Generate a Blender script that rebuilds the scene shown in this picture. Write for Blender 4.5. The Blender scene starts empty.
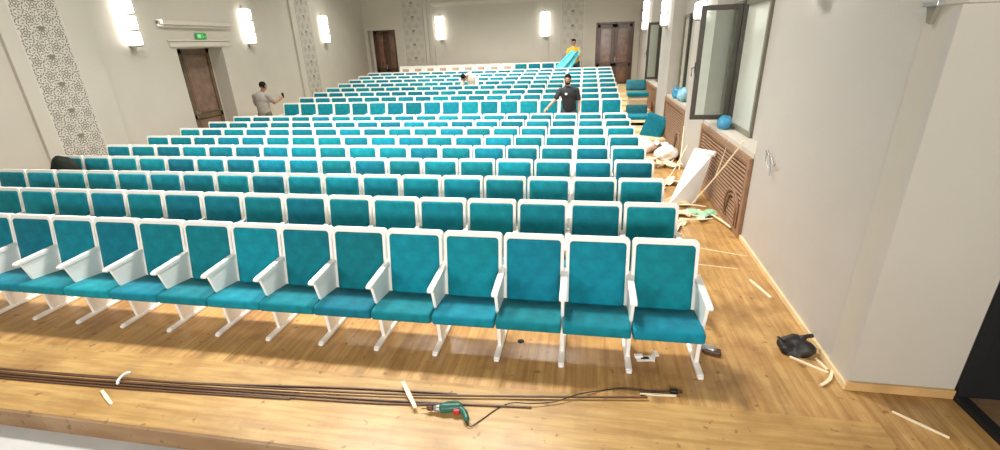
import bpy, bmesh, math, random
from mathutils import Vector, Matrix
random.seed(7)
C = bpy.context.scene.collection
sc = bpy.context.scene

# ------------------------------------------------------------------ camera
def cam_matrix(pitch, yaw, roll):
    return (Matrix.Rotation(yaw, 3, 'Z') @ Matrix.Rotation(math.pi/2+pitch, 3, 'X') @ Matrix.Rotation(roll, 3, 'Z'))
cd = bpy.data.cameras.new('camera'); cam = bpy.data.objects.new('camera', cd); C.objects.link(cam)
cd.sensor_width = 36; cd.lens = 36*459.1/1000; cd.clip_start = .05; cd.clip_end = 200
cam.matrix_world = Matrix.Translation((0, 0, 2.5896)) @ cam_matrix(-.3789, .1867, -.0369).to_4x4()
sc.camera = cam

# ------------------------------------------------------------------ world, lights, exposure
w = bpy.data.worlds.new('world'); sc.world = w; w.use_nodes = True
w.node_tree.nodes['Background'].inputs[0].default_value = (1, .97, .93, 1)
w.node_tree.nodes['Background'].inputs[1].default_value = .16
vs = sc.view_settings; vs.view_transform = 'Standard'; vs.look = 'None'; vs.gamma = 1; vs.use_curve_mapping = False
vs.exposure = -1.08
def area(name, loc, rot, sx, sy, power, col=(1, .97, .92)):
    l = bpy.data.lights.new(name, 'AREA'); l.shape = 'RECTANGLE'; l.size = sx; l.size_y = sy; l.energy = power; l.color = col
    o = bpy.data.objects.new(name, l); C.objects.link(o); o.location = loc; o.rotation_euler = rot
    return o
# ceiling luminaires of the hall (above the frame)
CEIL = 6.6
for (x, y, p) in [(-4.2, 6.6, 620), (-1.4, 6.6, 600), (-7.2, 6.8, 290), (-3.8, 11.0, 430), (-.9, 11.0, 430), (-6.8, 11.4, 260), (-3.4, 16.6, 520), (-.6, 16.6, 480), (-7, 16.6, 330)]:
    area('ceiling_luminaire', (x, y, CEIL-.12), (0, 0, 0), .8, .8, p).data.spread = math.radians(118)
# unseen fill lamps added behind the camera to brighten the seat fronts
for (x, y, z, p) in [(-4.5, -3.5, 2.7, 500), (1.0, -3.5, 2.7, 760)]:
    area('front_fill_light', (x, y, z), (math.radians(84), 0, math.radians(0)), 2.4, .8, p)

# ------------------------------------------------------------------ materials
def new_mat(name):
    m = bpy.data.materials.new(name); m.use_nodes = True
    return m, m.node_tree, m.node_tree.nodes['Principled BSDF']
def mat(name, col, rough=.5, var=.06, scale=8, bump=.0, bscale=60, metal=0, spec=.5, rnd=0, sheen=0):
    m, t, b = new_mat(name); N = t.nodes; L = t.links
    tc = N.new('ShaderNodeTexCoord')
    nz = N.new('ShaderNodeTexNoise'); nz.inputs['Scale'].default_value = scale; nz.inputs['Detail'].default_value = 4
    L.new(tc.outputs['Object'], nz.inputs['Vector'])
    cr = N.new('ShaderNodeValToRGB')
    cr.color_ramp.elements[0].position = .3; cr.color_ramp.elements[1].position = .7
    cr.color_ramp.elements[0].color = (*[c*(1-var) for c in col], 1); cr.color_ramp.elements[1].color = (*[min(1, c*(1+var)) for c in col], 1)
    L.new(nz.outputs[0], cr.inputs[0]); out = cr.outputs[0]
    if rnd:
        oi = N.new('ShaderNodeObjectInfo'); mr = N.new('ShaderNodeMapRange')
        mr.inputs[3].default_value = 1-rnd; mr.inputs[4].default_value = 1+rnd
        L.new(oi.outputs['Random'], mr.inputs[0])
        hs = N.new('ShaderNodeHueSaturation'); L.new(mr.outputs[0], hs.inputs['Value'])
        wn = N.new('ShaderNodeTexWhiteNoise'); wn.noise_dimensions = '1D'; L.new(oi.outputs['Random'], wn.inputs['W'])
        mh = N.new('ShaderNodeMapRange'); mh.inputs[3].default_value = .487; mh.inputs[4].default_value = .512; L.new(wn.outputs['Value'], mh.inputs[0]); L.new(mh.outputs[0], hs.inputs['Hue']); L.new(out, hs.inputs['Color']); out = hs.outputs[0]
    L.new(out, b.inputs['Base Color'])
    b.inputs['Roughness'].default_value = rough; b.inputs['Metallic'].default_value = metal
    b.inputs['Specular IOR Level'].default_value = spec
    if sheen: b.inputs['Sheen Weight'].default_value = sheen; b.inputs['Sheen Roughness'].default_value = .4
    if bump:
        n2 = N.new('ShaderNodeTexNoise'); n2.inputs['Scale'].default_value = bscale; n2.inputs['Detail'].default_value = 3
        L.new(tc.outputs['Object'], n2.inputs['Vector'])
        bp = N.new('ShaderNodeBump'); bp.inputs['Strength'].default_value = bump; bp.inputs['Distance'].default_value = .01
        L.new(n2.outputs[0], bp.inputs['Height']); L.new(bp.outputs[0], b.inputs['Normal'])
    return m
def plank_mat(name, light, dark, rough=.3, plank=(1.1, .085), rotate=True, wear=.5, seam=.62):
    m, t, b = new_mat(name); N = t.nodes; L = t.links
    tc = N.new('ShaderNodeTexCoord'); mp = N.new('ShaderNodeMapping')
    if rotate: mp.inputs['Rotation'].default_value = (0, 0, math.pi/2)
    L.new(tc.outputs['Object'], mp.inputs['Vector'])
    br = N.new('ShaderNodeTexBrick'); br.inputs['Scale'].default_value = 1
    br.inputs['Brick Width'].default_value = plank[0]; br.inputs['Row Height'].default_value = plank[1]
    br.inputs['Mortar Size'].default_value = .0016; br.inputs['Bias'].default_value = 0; br.offset = .37
    br.inputs['Color1'].default_value = (*light, 1); br.inputs['Color2'].default_value = (*[a*.72+c*.28 for a, c in zip(light, dark)], 1)
    br.inputs['Mortar'].default_value = (*[a*seam for a in light], 1)
    L.new(mp.outputs[0], br.inputs['Vector'])
    m2 = N.new('ShaderNodeMapping'); m2.inputs['Scale'].default_value = (1.2, 14, 4); L.new(mp.outputs[0], m2.inputs['Vector'])
    gr = N.new('ShaderNodeTexNoise'); gr.inputs['Scale'].default_value = 1.6; gr.inputs['Detail'].default_value = 6; L.new(m2.outputs[0], gr.inputs['Vector'])
    cg = N.new('ShaderNodeValToRGB'); cg.color_ramp.elements[0].position = .38; cg.color_ramp.elements[1].position = .62
    cg.color_ramp.elements[0].color = (.72, .62, .5, 1); cg.color_ramp.elements[1].color = (1, 1, 1, 1)
    L.new(gr.outputs[0], cg.inputs[0])
    mx = N.new('ShaderNodeMix'); mx.data_type = 'RGBA'; mx.blend_type = 'MULTIPLY'; mx.inputs[0].default_value = .8
    L.new(br.outputs[0], mx.inputs[6]); L.new(cg.outputs[0], mx.inputs[7])
    # worn brown stains with their own shape
    st = N.new('ShaderNodeTexNoise'); st.inputs['Scale'].default_value = 1.7; st.inputs['Detail'].default_value = 7; st.inputs['Roughness'].default_value = .62
    L.new(tc.outputs['Object'], st.inputs['Vector'])
    cs = N.new('ShaderNodeValToRGB'); cs.color_ramp.elements[0].position = .47; cs.color_ramp.elements[1].position = .68
    cs.color_ramp.elements[0].color = (0, 0, 0, 1); cs.color_ramp.elements[1].color = (wear, wear, wear, 1)
    L.new(st.outputs[0], cs.inputs[0])
    mz = N.new('ShaderNodeMix'); mz.data_type = 'RGBA'; mz.inputs[7].default_value = (*dark, 1)
    L.new(cs.outputs[0], mz.inputs[0]); L.new(mx.outputs[2], mz.inputs[6])
    sp = N.new('ShaderNodeTexNoise'); sp.inputs['Scale'].default_value = 11; sp.inputs['Detail'].default_value = 2; L.new(tc.outputs['Object'], sp.inputs['Vector'])
    cp = N.new('ShaderNodeValToRGB'); cp.color_ramp.elements[0].position = .66; cp.color_ramp.elements[1].position = .71
    cp.color_ramp.elements[0].color = (0, 0, 0, 1); cp.color_ramp.elements[1].color = (.8, .8, .8, 1); L.new(sp.outputs[0], cp.inputs[0])
    my = N.new('ShaderNodeMix'); my.data_type = 'RGBA'; my.inputs[7].default_value = (*[c*.9 for c in dark], 1)
    L.new(cp.outputs[0], my.inputs[0]); L.new(mz.outputs[2], my.inputs[6])
    L.new(my.outputs[2], b.inputs['Base Color'])
    rr = N.new('ShaderNodeMapRange'); rr.inputs[3].default_value = rough*.8; rr.inputs[4].default_value = rough*1.5
    L.new(st.outputs[0], rr.inputs[0]); L.new(rr.outputs[0], b.inputs['Roughness'])
    bp = N.new('ShaderNodeBump'); bp.inputs['Strength'].default_value = .25; bp.inputs['Distance'].default_value = .004
    L.new(gr.outputs[0], bp.inputs['Height']); L.new(bp.outputs[0], b.inputs['Normal'])
    return m
def emit_mat(name, col, s):
    m, t, b = new_mat(name); b.inputs['Base Color'].default_value = (*col, 1)
    b.inputs['Emission Color'].default_value = (*col, 1); b.inputs['Emission Strength'].default_value = s
    return m
def glass_mat(name, col=(.86, .95, .92), rough=.02):
    m, t, b = new_mat(name); b.inputs['Base Color'].default_value = (*col, 1); b.inputs['Roughness'].default_value = rough
    b.inputs['Transmission Weight'].default_value = 1; b.inputs['IOR'].default_value = 1.15
    return m
M = dict(
    wall=mat('wall_plaster', (.505, .465, .395), .8, .03, 1.3, .12, 30),
    wall_r=mat('wall_plaster_right', (.50, .465, .425), .75, .03, 1.3, .12, 30),
    trim=mat('painted_trim', (.56, .515, .44), .6, .02),
    ceil=mat('ceiling_paint', (.75, .73, .68), .9, .02),
    floor=plank_mat('worn_parquet', (.60, .37, .14), (.24, .105, .032), rough=.27, wear=.75),
    apron=plank_mat('apron_boards', (.60, .385, .14), (.27, .135, .04), rotate=False, plank=(2.2, .11), wear=.6, seam=.9),
    riser=plank_mat('riser_board', (.33, .21, .11), (.18, .10, .045), rotate=False, plank=(3, .05), rough=.5),
    tier=mat('pale_tier_boards', (.78, .62, .36), .5, .08, 3),
    grey_floor=mat('grey_concrete', (.56, .55, .53), .6, .1, 2.5),
    base=mat('baseboard_wood', (.58, .36, .15), .4, .15, 6),
    base_l=mat('pale_skirting_wood', (.78, .60, .34), .45, .1, 6),
    frame=mat('white_lacquer', (.93, .905, .85), .32, .015, 5),
    teal=mat('teal_velour', (.002, .195, .255), .72, .2, 9, .25, 220, rnd=.22, spec=.2, sheen=.10),
    teal_d=mat('dark_teal_velour', (.003, .13, .17), .7, .2, 9, .25, 220),
    lattice=mat('lattice_plaster', (.56, .52, .45), .7, .03),
    lattice_shade=mat('lattice_hole_shade', (.20, .18, .145), .9, .05),
    door=mat('walnut_door', (.075, .035, .020), .28, .3, 4),
    door_p=mat('walnut_door_panel', (.17, .085, .05), .22, .3, 5),
    door_lf=mat('weathered_door_wood', (.13, .09, .05), .45, .3, 5),
    door_lp=mat('weathered_door_panel', (.21, .135, .095), .45, .25, 5),
    slat=mat('slat_wood', (.29, .16, .09), .45, .2, 12),
    slat_d=mat('slat_backing', (.07, .035, .02), .7, .2, 12),
    wframe=mat('dark_window_frame', (.055, .048, .036), .35, .15, 8),
    wframe_l=mat('olive_window_frame', (.20, .185, .14), .4, .1, 8),
    glass=glass_mat('window_glass'),
    film=mat('frosted_pane', (.66, .66, .58), .15, .04, 2),
    lamp=emit_mat('lit_sconce_glass', (1, .98, .93), 9),
    chrome=mat('brushed_metal', (.45, .42, .37), .3, .05, metal=.9),
    green=emit_mat('lit_green_sign', (.03, .30, .06), .35),
    white=mat('white_plastic', (.88, .87, .84), .4, .02),
    black=mat('black_bag', (.016, .012, .010), .5, .3, 14, .6, 18),
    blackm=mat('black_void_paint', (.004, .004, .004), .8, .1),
    rod=mat('dark_brown_batten', (.10, .042, .018), .45, .25, 10),
    strip=mat('raw_wood_strip', (.85, .74, .52), .6, .08, 10),
    carton=mat('cardboard', (.62, .42, .25), .8, .08, 6),
    paper=mat('crumpled_paper', (.80, .68, .47), .8, .12, 9, .5, 14),
    paper2=mat('torn_cardboard', (.60, .44, .24), .8, .15, 9, .5, 14),
    sack=mat('dark_sack_cloth', (.016, .020, .015), .9, .5, 5, .4, 20, spec=.15),
    pinkboard=mat('beige_board', (.50, .36, .27), .7, .25, 5),
    pink=mat('pale_pink_plastic', (.82, .66, .58), .5, .12, 9, .5, 14),
    greenp=mat('pale_green_plastic', (.36, .60, .38), .4, .15, 9, .4, 14),
    blue=mat('blue_plastic_bag', (.05, .27, .46), .3, .25, 9, .5, 16),
    blue_l=mat('light_blue_plastic_bag', (.30, .58, .72), .3, .2, 9, .5, 16),
    drill=mat('green_tool_casing', (.02, .12, .085), .4, .1, 20),
    red=mat('red_switch', (.45, .02, .02), .4, .05),
    gray=mat('grey_metal', (.42, .42, .42), .35, .08, metal=.6),
    skin=mat('skin', (.50, .28, .18), .55, .06, 20), skin_d=mat('brown_skin', (.28, .14, .085), .55, .06, 20),
    hair=mat('black_hair', (.012, .009, .008), .9, .3, 60, spec=.1), shirt_b=mat('black_tshirt', (.018, .02, .024), .8, .2, 30),
    shirt_g=mat('grey_shirt', (.27, .25, .22), .85, .08, 30), shirt_y=mat('yellow_top', (.78, .48, .06), .8, .08, 30),
    shirt_w=mat('offwhite_shirt', (.70, .64, .56), .85, .08, 30), trouser=mat('dark_blue_trousers', (.03, .07, .10), .85, .1, 30),
    trouser_k=mat('olive_trousers', (.10, .10, .06), .85, .1, 30), shoe=mat('black_shoe', (.02, .02, .02), .5),
    sheet=mat('turquoise_cloth', (.13, .60, .68), .75, .12, 5, .4, 12), eye=mat('dark_eye', (.02, .015, .01), .3), lip=mat('lips', (.30, .11, .08), .5),
)

# ------------------------------------------------------------------ mesh helpers
def BM(): return bmesh.new()
def obj(name, bm, m, parent=None, smooth=False, loc=None):
    bmesh.ops.recalc_face_normals(bm, faces=bm.faces)
    me = bpy.data.meshes.new(name); bm.to_mesh(me); bm.free()
    for mm in (m if isinstance(m, (list, tuple)) else [m]): me.materials.append(mm)
    if smooth:
        for p in me.polygons: p.use_smooth = True
    o = bpy.data.objects.new(name, me); C.objects.link(o)
    if parent: o.parent = parent
    if loc: o.location = loc
    return o
def tag(o, label, cat, group=None, kind=None):
    o['label'] = label; o['category'] = cat
    if group: o['group'] = group
    if kind: o['kind'] = kind
    return o
def empty(name, loc, label=None, cat=None, group=None, rz=0):
    o = bpy.data.objects.new(name, None); o.empty_display_size = .1; C.objects.link(o); o.location = loc; o.rotation_euler = (0, 0, rz)
    if label: tag(o, label, cat, group)
    return o
def struct(name, bm, m, parent=None):
    o = obj(name, bm, m, parent)
    if not parent: o['kind'] = 'structure'
    return o
def box(bm, x0, x1, y0, y1, z0, z1, bev=0, mtx=None, mi=0):
    vs_ = [bm.verts.new((x, y, z)) for x in (x0, x1) for y in (y0, y1) for z in (z0, z1)]
    F = [(0, 1, 3, 2), (4, 6, 7, 5), (0, 4, 5, 1), (2, 3, 7, 6), (0, 2, 6, 4), (1, 5, 7, 3)]
    fs = [bm.faces.new([vs_[i] for i in f]) for f in F]
    for f in fs: f.material_index = mi
    if bev:
        ed = list({e for f in fs for e in f.edges})
        r = bmesh.ops.bevel(bm, geom=ed, offset=bev, segments=2, affect='EDGES', profile=.5)
        vs_ = list({v for f in r['faces'] for v in f.verts} | {v for v in vs_ if v.is_valid})
    if mtx is not None: bmesh.ops.transform(bm, matrix=mtx, verts=[v for v in vs_ if v.is_valid])
    return vs_
def prism(bm, poly, axis, a0, a1):
    """poly of 2D points in the plane across axis: x->(y,z) y->(x,z) z->(x,y)"""
    def P(a, p): return (a, p[0], p[1]) if axis == 'x' else ((p[0], a, p[1]) if axis == 'y' else (p[0], p[1], a))
    A = [bm.verts.new(P(a0, p)) for p in poly]; B = [bm.verts.new(P(a1, p)) for p in poly]
    bm.faces.new(A); bm.faces.new(B[::-1]); n = len(poly)
    for i in range(n): bm.faces.new((A[i], B[i], B[(i+1) % n], A[(i+1) % n]))
    return A+B
def tube(bm, pts, r, n=8):
    pts = [Vector(p) for p in pts]; rings = []
    up = Vector((0, 0, 1))
    for i, p in enumerate(pts):
        d = (pts[min(i+1, len(pts)-1)]-pts[max(i-1, 0)]).normalized()
        a = d.cross(up);
        if a.length < 1e-3: a = d.cross(Vector((1, 0, 0)))
        a.normalize(); b = d.cross(a)
        rr = r[i] if isinstance(r, (list, tuple)) else r
        rings.append([bm.verts.new(p+rr*(math.cos(2*math.pi*k/n)*a+math.sin(2*math.pi*k/n)*b)) for k in range(n)])
    for A, B in zip(rings, rings[1:]):
        for k in range(n): bm.faces.new((A[k], A[(k+1) % n], B[(k+1) % n], B[k]))
    bm.faces.new(rings[0]); bm.faces.new(rings[-1][::-1])
def spline(P, n=6):
    P = [Vector(p) for p in P]; out = []
    for i in range(len(P)-1):
        a, b, c, d = P[max(i-1, 0)], P[i], P[i+1], P[min(i+2, len(P)-1)]
        for k in range(n):
            t = k/n; out.append(.5*((2*b)+(-a+c)*t+(2*a-5*b+4*c-d)*t*t+(-a+3*b-3*c+d)*t**3))
    out.append(P[-1]); return out
def ell(bm, c, r, rot=None, u=16, v=10):
    m = Matrix.Translation(c) @ (rot.to_4x4() if rot else Matrix.Identity(4)) @ Matrix.Diagonal((*r, 1))
    return bmesh.ops.create_uvsphere(bm, u_segments=u, v_segments=v, radius=1, matrix=m)['verts']
def capsule(bm, a, b, r0, r1, n=12):
    a, b = Vector(a), Vector(b); k = 4; d = (b-a).normalized(); P = []; R = []
    for i in range(k+1):
        t = math.pi/2*(1-i/k); P.append(a-d*r0*math.sin(t)); R.append(max(r0*math.cos(t), r0*.02))
    for i in range(k+1):
        t = math.pi/2*i/k; P.append(b+d*r1*math.sin(t)); R.append(max(r1*math.cos(t), r1*.02))
    tube(bm, P, R, n)
def rrect(w_, h, r, n=4, cx=0, cz=0):
    out = []
    for (sx, sz, a0) in ((1, 1, 0), (-1, 1, 90), (-1, -1, 180), (1, -1, 270)):
        for k in range(n+1):
            a = math.radians(a0+90*k/n); out.append((cx+sx*(w_/2-r)+r*math.cos(a), cz+sz*(h/2-r)+r*math.sin(a)))
    return out
def cushion(bm, w_, h, r, th, puff=.012, mtx=None):
    """soft slab in x-z plane, back at y=0, front at y=-th"""
    lay = [(0, 0), (0, -.75*th), (-.006, -.92*th), (-.018, -th), (-.06, -th-puff*.6), (-.14, -th-puff)]
    rings = []
    for ins, y in lay:
        rr = max(r+ins, .01)
        rings.append([bm.verts.new((x, y, z)) for x, z in rrect(w_+2*ins, h+2*ins, rr)])
    n = len(rings[0])
    for A, B in zip(rings, rings[1:]):
        for k in range(n): bm.faces.new((A[k], A[(k+1) % n], B[(k+1) % n], B[k]))
    bm.faces.new(rings[0][::-1]); bm.faces.new(rings[-1])
    if mtx is not None: bmesh.ops.transform(bm, matrix=mtx, verts=[v for R_ in rings for v in R_])
def copy_tree(o, parent=None):
    c = o.copy(); C.objects.link(c)
    if parent: c.parent = parent
    for ch in o.children: copy_tree(ch, c)
    return c

# ------------------------------------------------------------------ room shell
XL, XR, YB = -9.85, 2.12, 21.0
WT = .12
b = BM(); box(b, XL-.3, 2.9, 2.9, 12.45, -.2, 0); box(b, XR+.0, 2.9, 2.13, 2.9, -.2, 0); struct('floor', b, M['floor'])
b = BM(); box(b, XL-.3, XR, 2.13, 2.9, -.2, 0); struct('floor', b, M['apron'])
b = BM(); box(b, XL-.3, 3.9, 2.105, 2.13, -.16, -.002); struct('trim_1', b, M['riser'])
b = BM(); box(b, XL-.3, 3.9, -4, 2.105, -.3, -.155); struct('floor', b, M['grey_floor'])
ROWY = {i: 3.808+(i-1)*.8997 for i in range(1, 10)}; ROWZ = {i: 0.0 for i in range(1, 10)}
for i, dy in {1: -.065, 2: -.02, 4: .03, 5: .06, 6: .07, 7: .08, 8: .08, 9: .08}.items(): ROWY[i] += dy
for i in range(10, 19): ROWY[i] = 13.1+(i-10)*.8714; ROWZ[i] = .09+(i-10)*.0686+(.12 if i == 18 else 0)
b = BM()
for i in range(10, 19):
    y0 = ROWY[i]-.66; y1 = ROWY[i+1]-.66 if i < 18 else YB+.3
    box(b, XL-.5, XR+.5, y0, y1, -.2, ROWZ[i])
struct('floor', b, M['tier'])
# ceiling
b = BM(); box(b, XL-.3, XR+.6, 1.5, YB+.3, CEIL, CEIL+.2); struct('ceiling', b, M['ceil'])
# left wall with door niche
b = BM(); t = XL-.3
for (y0, y1, z0, z1) in [(-1, 10.46, -.3, CEIL), (12.0, YB+.3, -.3, CEIL), (10.46, 12.0, 2.72, CEIL)]:
    box(b, t-.35, XL, y0, y1, z0, z1)
box(b, XL-.75, XL-.5, 10.3, 12.2, -.3, 3)
for (ya, yb) in [(6.85, 7.1), (7.95, 8.45), (15.45, 15.75), (16.62, 17.0)]:
    box(b, XL-.01, XL+.07, ya, yb, -.1, CEIL)
for (ya, yb) in [(7.1, 7.95), (15.75, 16.62)]:
    box(b, XL-.01, XL+.07, ya, yb, -.1, .45)
struct('wall_left', b, M['wall'])
# back wall
b = BM()
DL = (-9.7, -8.4, .62, 3.26); DR = (.38, 1.9, .66, 3.19)
for (x0, x1, z0, z1) in [(XL-.3, DL[0], -.3, CEIL), (DL[1], DR[0], -.3, CEIL), (DR[1], XR+.8, -.3, CEIL), (DL[0], DL[1], DL[3], CEIL), (DR[0], DR[1], DR[3], CEIL)]:
    box(b, x0, x1, YB, YB+.4, z0, z1)
box(b, XL-.3, XR+.8, YB+.4, YB+.5, -.3, CEIL)
for (xa, xb) in [(-8.12, -8.0), (-7.0, -6.85), (-6.75, -6.6), (-1.75, -1.6), (-1.2, -1.07), (-.1, .02)]:
    box(b, xa, xb, YB-.05, YB+.01, .6, CEIL)
struct('wall_back', b, M['wall'])
b = BM(); box(b, -6.6, -1.75, YB-.09, YB+.01, 4.14, 4.24, .01); box(b, -6.55, -1.8, YB-.05, YB+.01, 4.10, 4.14); struct('trim_2', b, M['trim'])
b = BM(); box(b, XL, XL+.10, 10.08, 12.5, 3.24, 3.34, .015); box(b, XL, XL+.06, 10.15, 12.44, 3.19, 3.24); struct('trim_3', b, M['trim'])
b = BM(); box(b, XL, XL+.05, 10.25, 12.3, 2.87, 2.91, .01); box(b, XL, XL+.03, 10.28, 12.25, 2.75, 2.86); struct('trim_4', b, M['trim'])
# right wall: near wall, piers, niches with windows
NICHE = [(6.2, 8.92), (10.5, 13.15), (14.85, 17.4)]
segs = [(3.25, 6.2), (8.92, 10.5), (13.15, 14.85), (17.4, YB+.3)]
b = BM()
# the near wall opens out very slightly towards the corner of the stage
prism(b, [(2.07, 3.252), (2.6, 3.252), (2.6, 6.2), (2.15, 6.2)], 'z', -.2, CEIL)
for y0, y1 in segs[1:]: box(b, XR, XR+.5, y0, y1, -.2, CEIL)
for y0, y1 in NICHE:
    box(b, XR+.3, XR+.5, y0, y1, -.2, 1.15)
    box(b, XR+.3, XR+.5, y0, y1, 3.06, CEIL)
    box(b, XR+.3, XR+.5, y0, y0+1.0, 1.15, 3.06)
struct('wall_right', b, M['wall_r'])
b = BM(); box(b, 2.072, 2.78, 3.25, 3.54, -.2, 2.70); box(b, 2.6, 3.9, 3.3, 3.54, 2.6, CEIL); box(b, 2.072, 2.6, 3.25, 3.54, 2.7, CEIL); box(b, 2.06, 3.9, 3.19, 3.4, 2.70, 2.78, .01)
struct('wall_front', b, M['wall'])
b = BM(); box(b, 2.055, 2.78, 3.225, 3.25, 0, .075, .004); struct('baseboard_front', b, M['base'])
b = BM(); prism(b, [(2.045, 3.235), (2.07, 3.235), (2.15, 6.2), (2.125, 6.2)], 'z', 0, .05); struct('baseboard_right', b, M['base_l'])
b = BM(); box(b, XL, XL+.02, 2.13, 6.85, 0, .08); struct('baseboard_left', b, M['base_l'])
for y0, y1 in NICHE:
    b = BM(); box(b, XR+.02, XR+.31, y0, y1, 1.10, 1.16); struct('trim_%d' % (5+NICHE.index((y0, y1))), b, M['trim'])
# dark side doorway by the stage
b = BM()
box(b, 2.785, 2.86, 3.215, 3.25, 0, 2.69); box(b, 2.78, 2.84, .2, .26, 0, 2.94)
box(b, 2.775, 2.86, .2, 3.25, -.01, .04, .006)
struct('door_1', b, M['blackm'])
b = BM(); box(b, 2.9, 5.5, .2, 3.3, -.06, .0); struct('floor', b, M['riser'])
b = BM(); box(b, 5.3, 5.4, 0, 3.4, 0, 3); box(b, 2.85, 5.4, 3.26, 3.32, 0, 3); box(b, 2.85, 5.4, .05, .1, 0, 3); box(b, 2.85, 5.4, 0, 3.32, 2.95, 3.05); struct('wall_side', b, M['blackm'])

# ------------------------------------------------------------------ lattice panels
def lattice(name, width, z0, z1, label, group='pierced lattice panels'):
    """built in local x (width) - z, standing proud towards -y"""
    root = empty(name, (0, 0, 0), label, 'wall panel', group)
    bk = BM(); box(bk, 0, width, -.03, 0, z0, z1); box(bk, 0, .02, -.04, -.02, z0, z1); box(bk, width-.02, width, -.04, -.02, z0, z1); obj('plaster_slab', bk, M['lattice'], root)
    g = BM(); T = width/3
    def cut(cx, cz, ang, L, t):
        dx, dz = math.cos(ang)*L/2, math.sin(ang)*L/2; nx_, nz_ = -math.sin(ang)*t/2, math.cos(ang)*t/2
        if not (.03 < cx < width-.03 and z0+.02 < cz < z1-.02): return
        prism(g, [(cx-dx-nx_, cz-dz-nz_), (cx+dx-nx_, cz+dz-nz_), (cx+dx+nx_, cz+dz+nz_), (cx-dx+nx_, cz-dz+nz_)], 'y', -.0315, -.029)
    k_ = 0; z = z0+T*.5
    while z < z1:
        for c in range(-1, 4):
            cx = T*(c+.5+(.5 if k_ % 2 else 0))
            for k in range(10):
                a = math.pi*2*k/10+(.3 if (c+k_) % 2 else 0)
                cut(cx+.030*T/.28*math.cos(a), z+.030*T/.28*math.sin(a), a, .024, .016)
                cut(cx+.068*T/.28*math.cos(a+.31), z+.068*T/.28*math.sin(a+.31), a+.31+(.75 if k % 2 else -.75), .046, .020)
                cut(cx+.112*T/.28*math.cos(a), z+.112*T/.28*math.sin(a), a+math.pi/2+(.35 if k % 2 else -.35), .050, .019)
                cut(cx+.148*T/.28*math.cos(a+.31), z+.148*T/.28*math.sin(a+.31), a+(.6 if k % 2 else 1.4), .030, .013)
            if c == 1 and k_ % 2 == 0:
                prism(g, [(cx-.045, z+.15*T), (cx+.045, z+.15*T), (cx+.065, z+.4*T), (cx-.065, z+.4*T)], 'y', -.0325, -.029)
        z += T*.86; k_ += 1
    obj('hole_shade_inlays', g, M['lattice_shade'], root)  # dark inlays on the solid slab, their colour standing in for shaded holes
    return root
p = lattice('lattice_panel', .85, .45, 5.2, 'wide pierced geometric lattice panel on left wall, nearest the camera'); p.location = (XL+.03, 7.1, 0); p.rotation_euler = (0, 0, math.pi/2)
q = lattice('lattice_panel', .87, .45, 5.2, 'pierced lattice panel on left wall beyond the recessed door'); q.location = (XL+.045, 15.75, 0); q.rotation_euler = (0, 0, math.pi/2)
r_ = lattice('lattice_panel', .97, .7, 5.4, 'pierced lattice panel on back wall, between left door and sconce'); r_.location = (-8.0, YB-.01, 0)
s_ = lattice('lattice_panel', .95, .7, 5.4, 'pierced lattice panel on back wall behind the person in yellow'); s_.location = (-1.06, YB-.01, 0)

# ------------------------------------------------------------------ doors
def door_leaf(parent, x0, x1, z0, z1, mf, mp):
    """leaf in x-z facing -y, with raised panels"""
    b = BM(); s = .11; box(b, x0, x1, 0, .045, z0, z1)
    H = z1-z0; cut = z0+H*.36
    for (za, zb) in ((z0, z0+.14), (cut-.06, cut+.06), (z1-.12, z1)): box(b, x0, x1, -.03, 0, za, zb, .006)
    for (xa, xb) in ((x0, x0+s), (x1-s, x1)): box(b, xa, xb, -.03, 0, z0, z1, .006)
    leaf = obj('door_leaf', b, mf, parent)
    for (za, zb) in ((z0+.17, cut-.09), (cut+.09, z1-.15)):
        b = BM(); prism(b, [(x0+s+.03, za), (x1-s-.03, za), (x1-s-.03, zb), (x0+s+.03, zb)], 'y', -.004, -.016)
        box(b, x0+s+.07, x1-s-.07, -.028, -.014, za+.04, zb-.04, .008); obj('raised_panel', b, mp, leaf)
    return leaf
def handle(parent, x, z):
    b = BM(); box(b, x-.02, x+.02, -.045, -.03, z-.1, z+.1, .005); tube(b, [(x, -.03, z+.03), (x, -.09, z+.03), (x+.09, -.09, z+.03)], .009)
    return obj('handle', b, M['chrome'], parent, True)
# right back door
d = empty('door_2', (DR[0], YB+.06, 0)); d['kind'] = 'structure'
W = DR[1]-DR[0]; b = BM(); box(b, 0, .07, -.08, .06, DR[2], DR[3], .008); box(b, W-.07, W, -.08, .06, DR[2], DR[3], .008); box(b, .07, W-.07, -.08, .06, DR[3]-.08, DR[3], .008); obj('door_frame', b, M['door'], d)
l1 = door_leaf(d, .07, W/2-.003, DR[2], DR[3]-.08, M['door'], M['door_p']); l2 = door_leaf(d, W/2+.003, W-.07, DR[2], DR[3]-.08, M['door'], M['door_p']); handle(l2, W/2+.06, 1.75)
# left back door, set deep in its reveal
d = empty('door_3', (DL[0]+.12, YB+.33, 0)); d['kind'] = 'structure'
W = DL[1]-DL[0]-.12; b = BM(); box(b, 0, .05, -.05, .05, DL[2], DL[3]); box(b, W-.05, W, -.05, .05, DL[2], DL[3]); box(b, 0, W, -.05, .05, DL[3]-.05, DL[3]); obj('door_frame', b, M['door'], d)
l1 = door_leaf(d, .05, W/2-.003, DL[2], DL[3]-.05, M['door'], M['door_p']); l2 = door_leaf(d, W/2+.003, W-.05, DL[2], DL[3]-.05, M['door'], M['door_p']); handle(l1, W/2-.08, 1.7)
b = BM(); box(b, DL[0], DL[0]+.12, YB+.28, YB+.4, DL[2]-.3, DL[3]); struct('trim_8', b, M['trim'])
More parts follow.
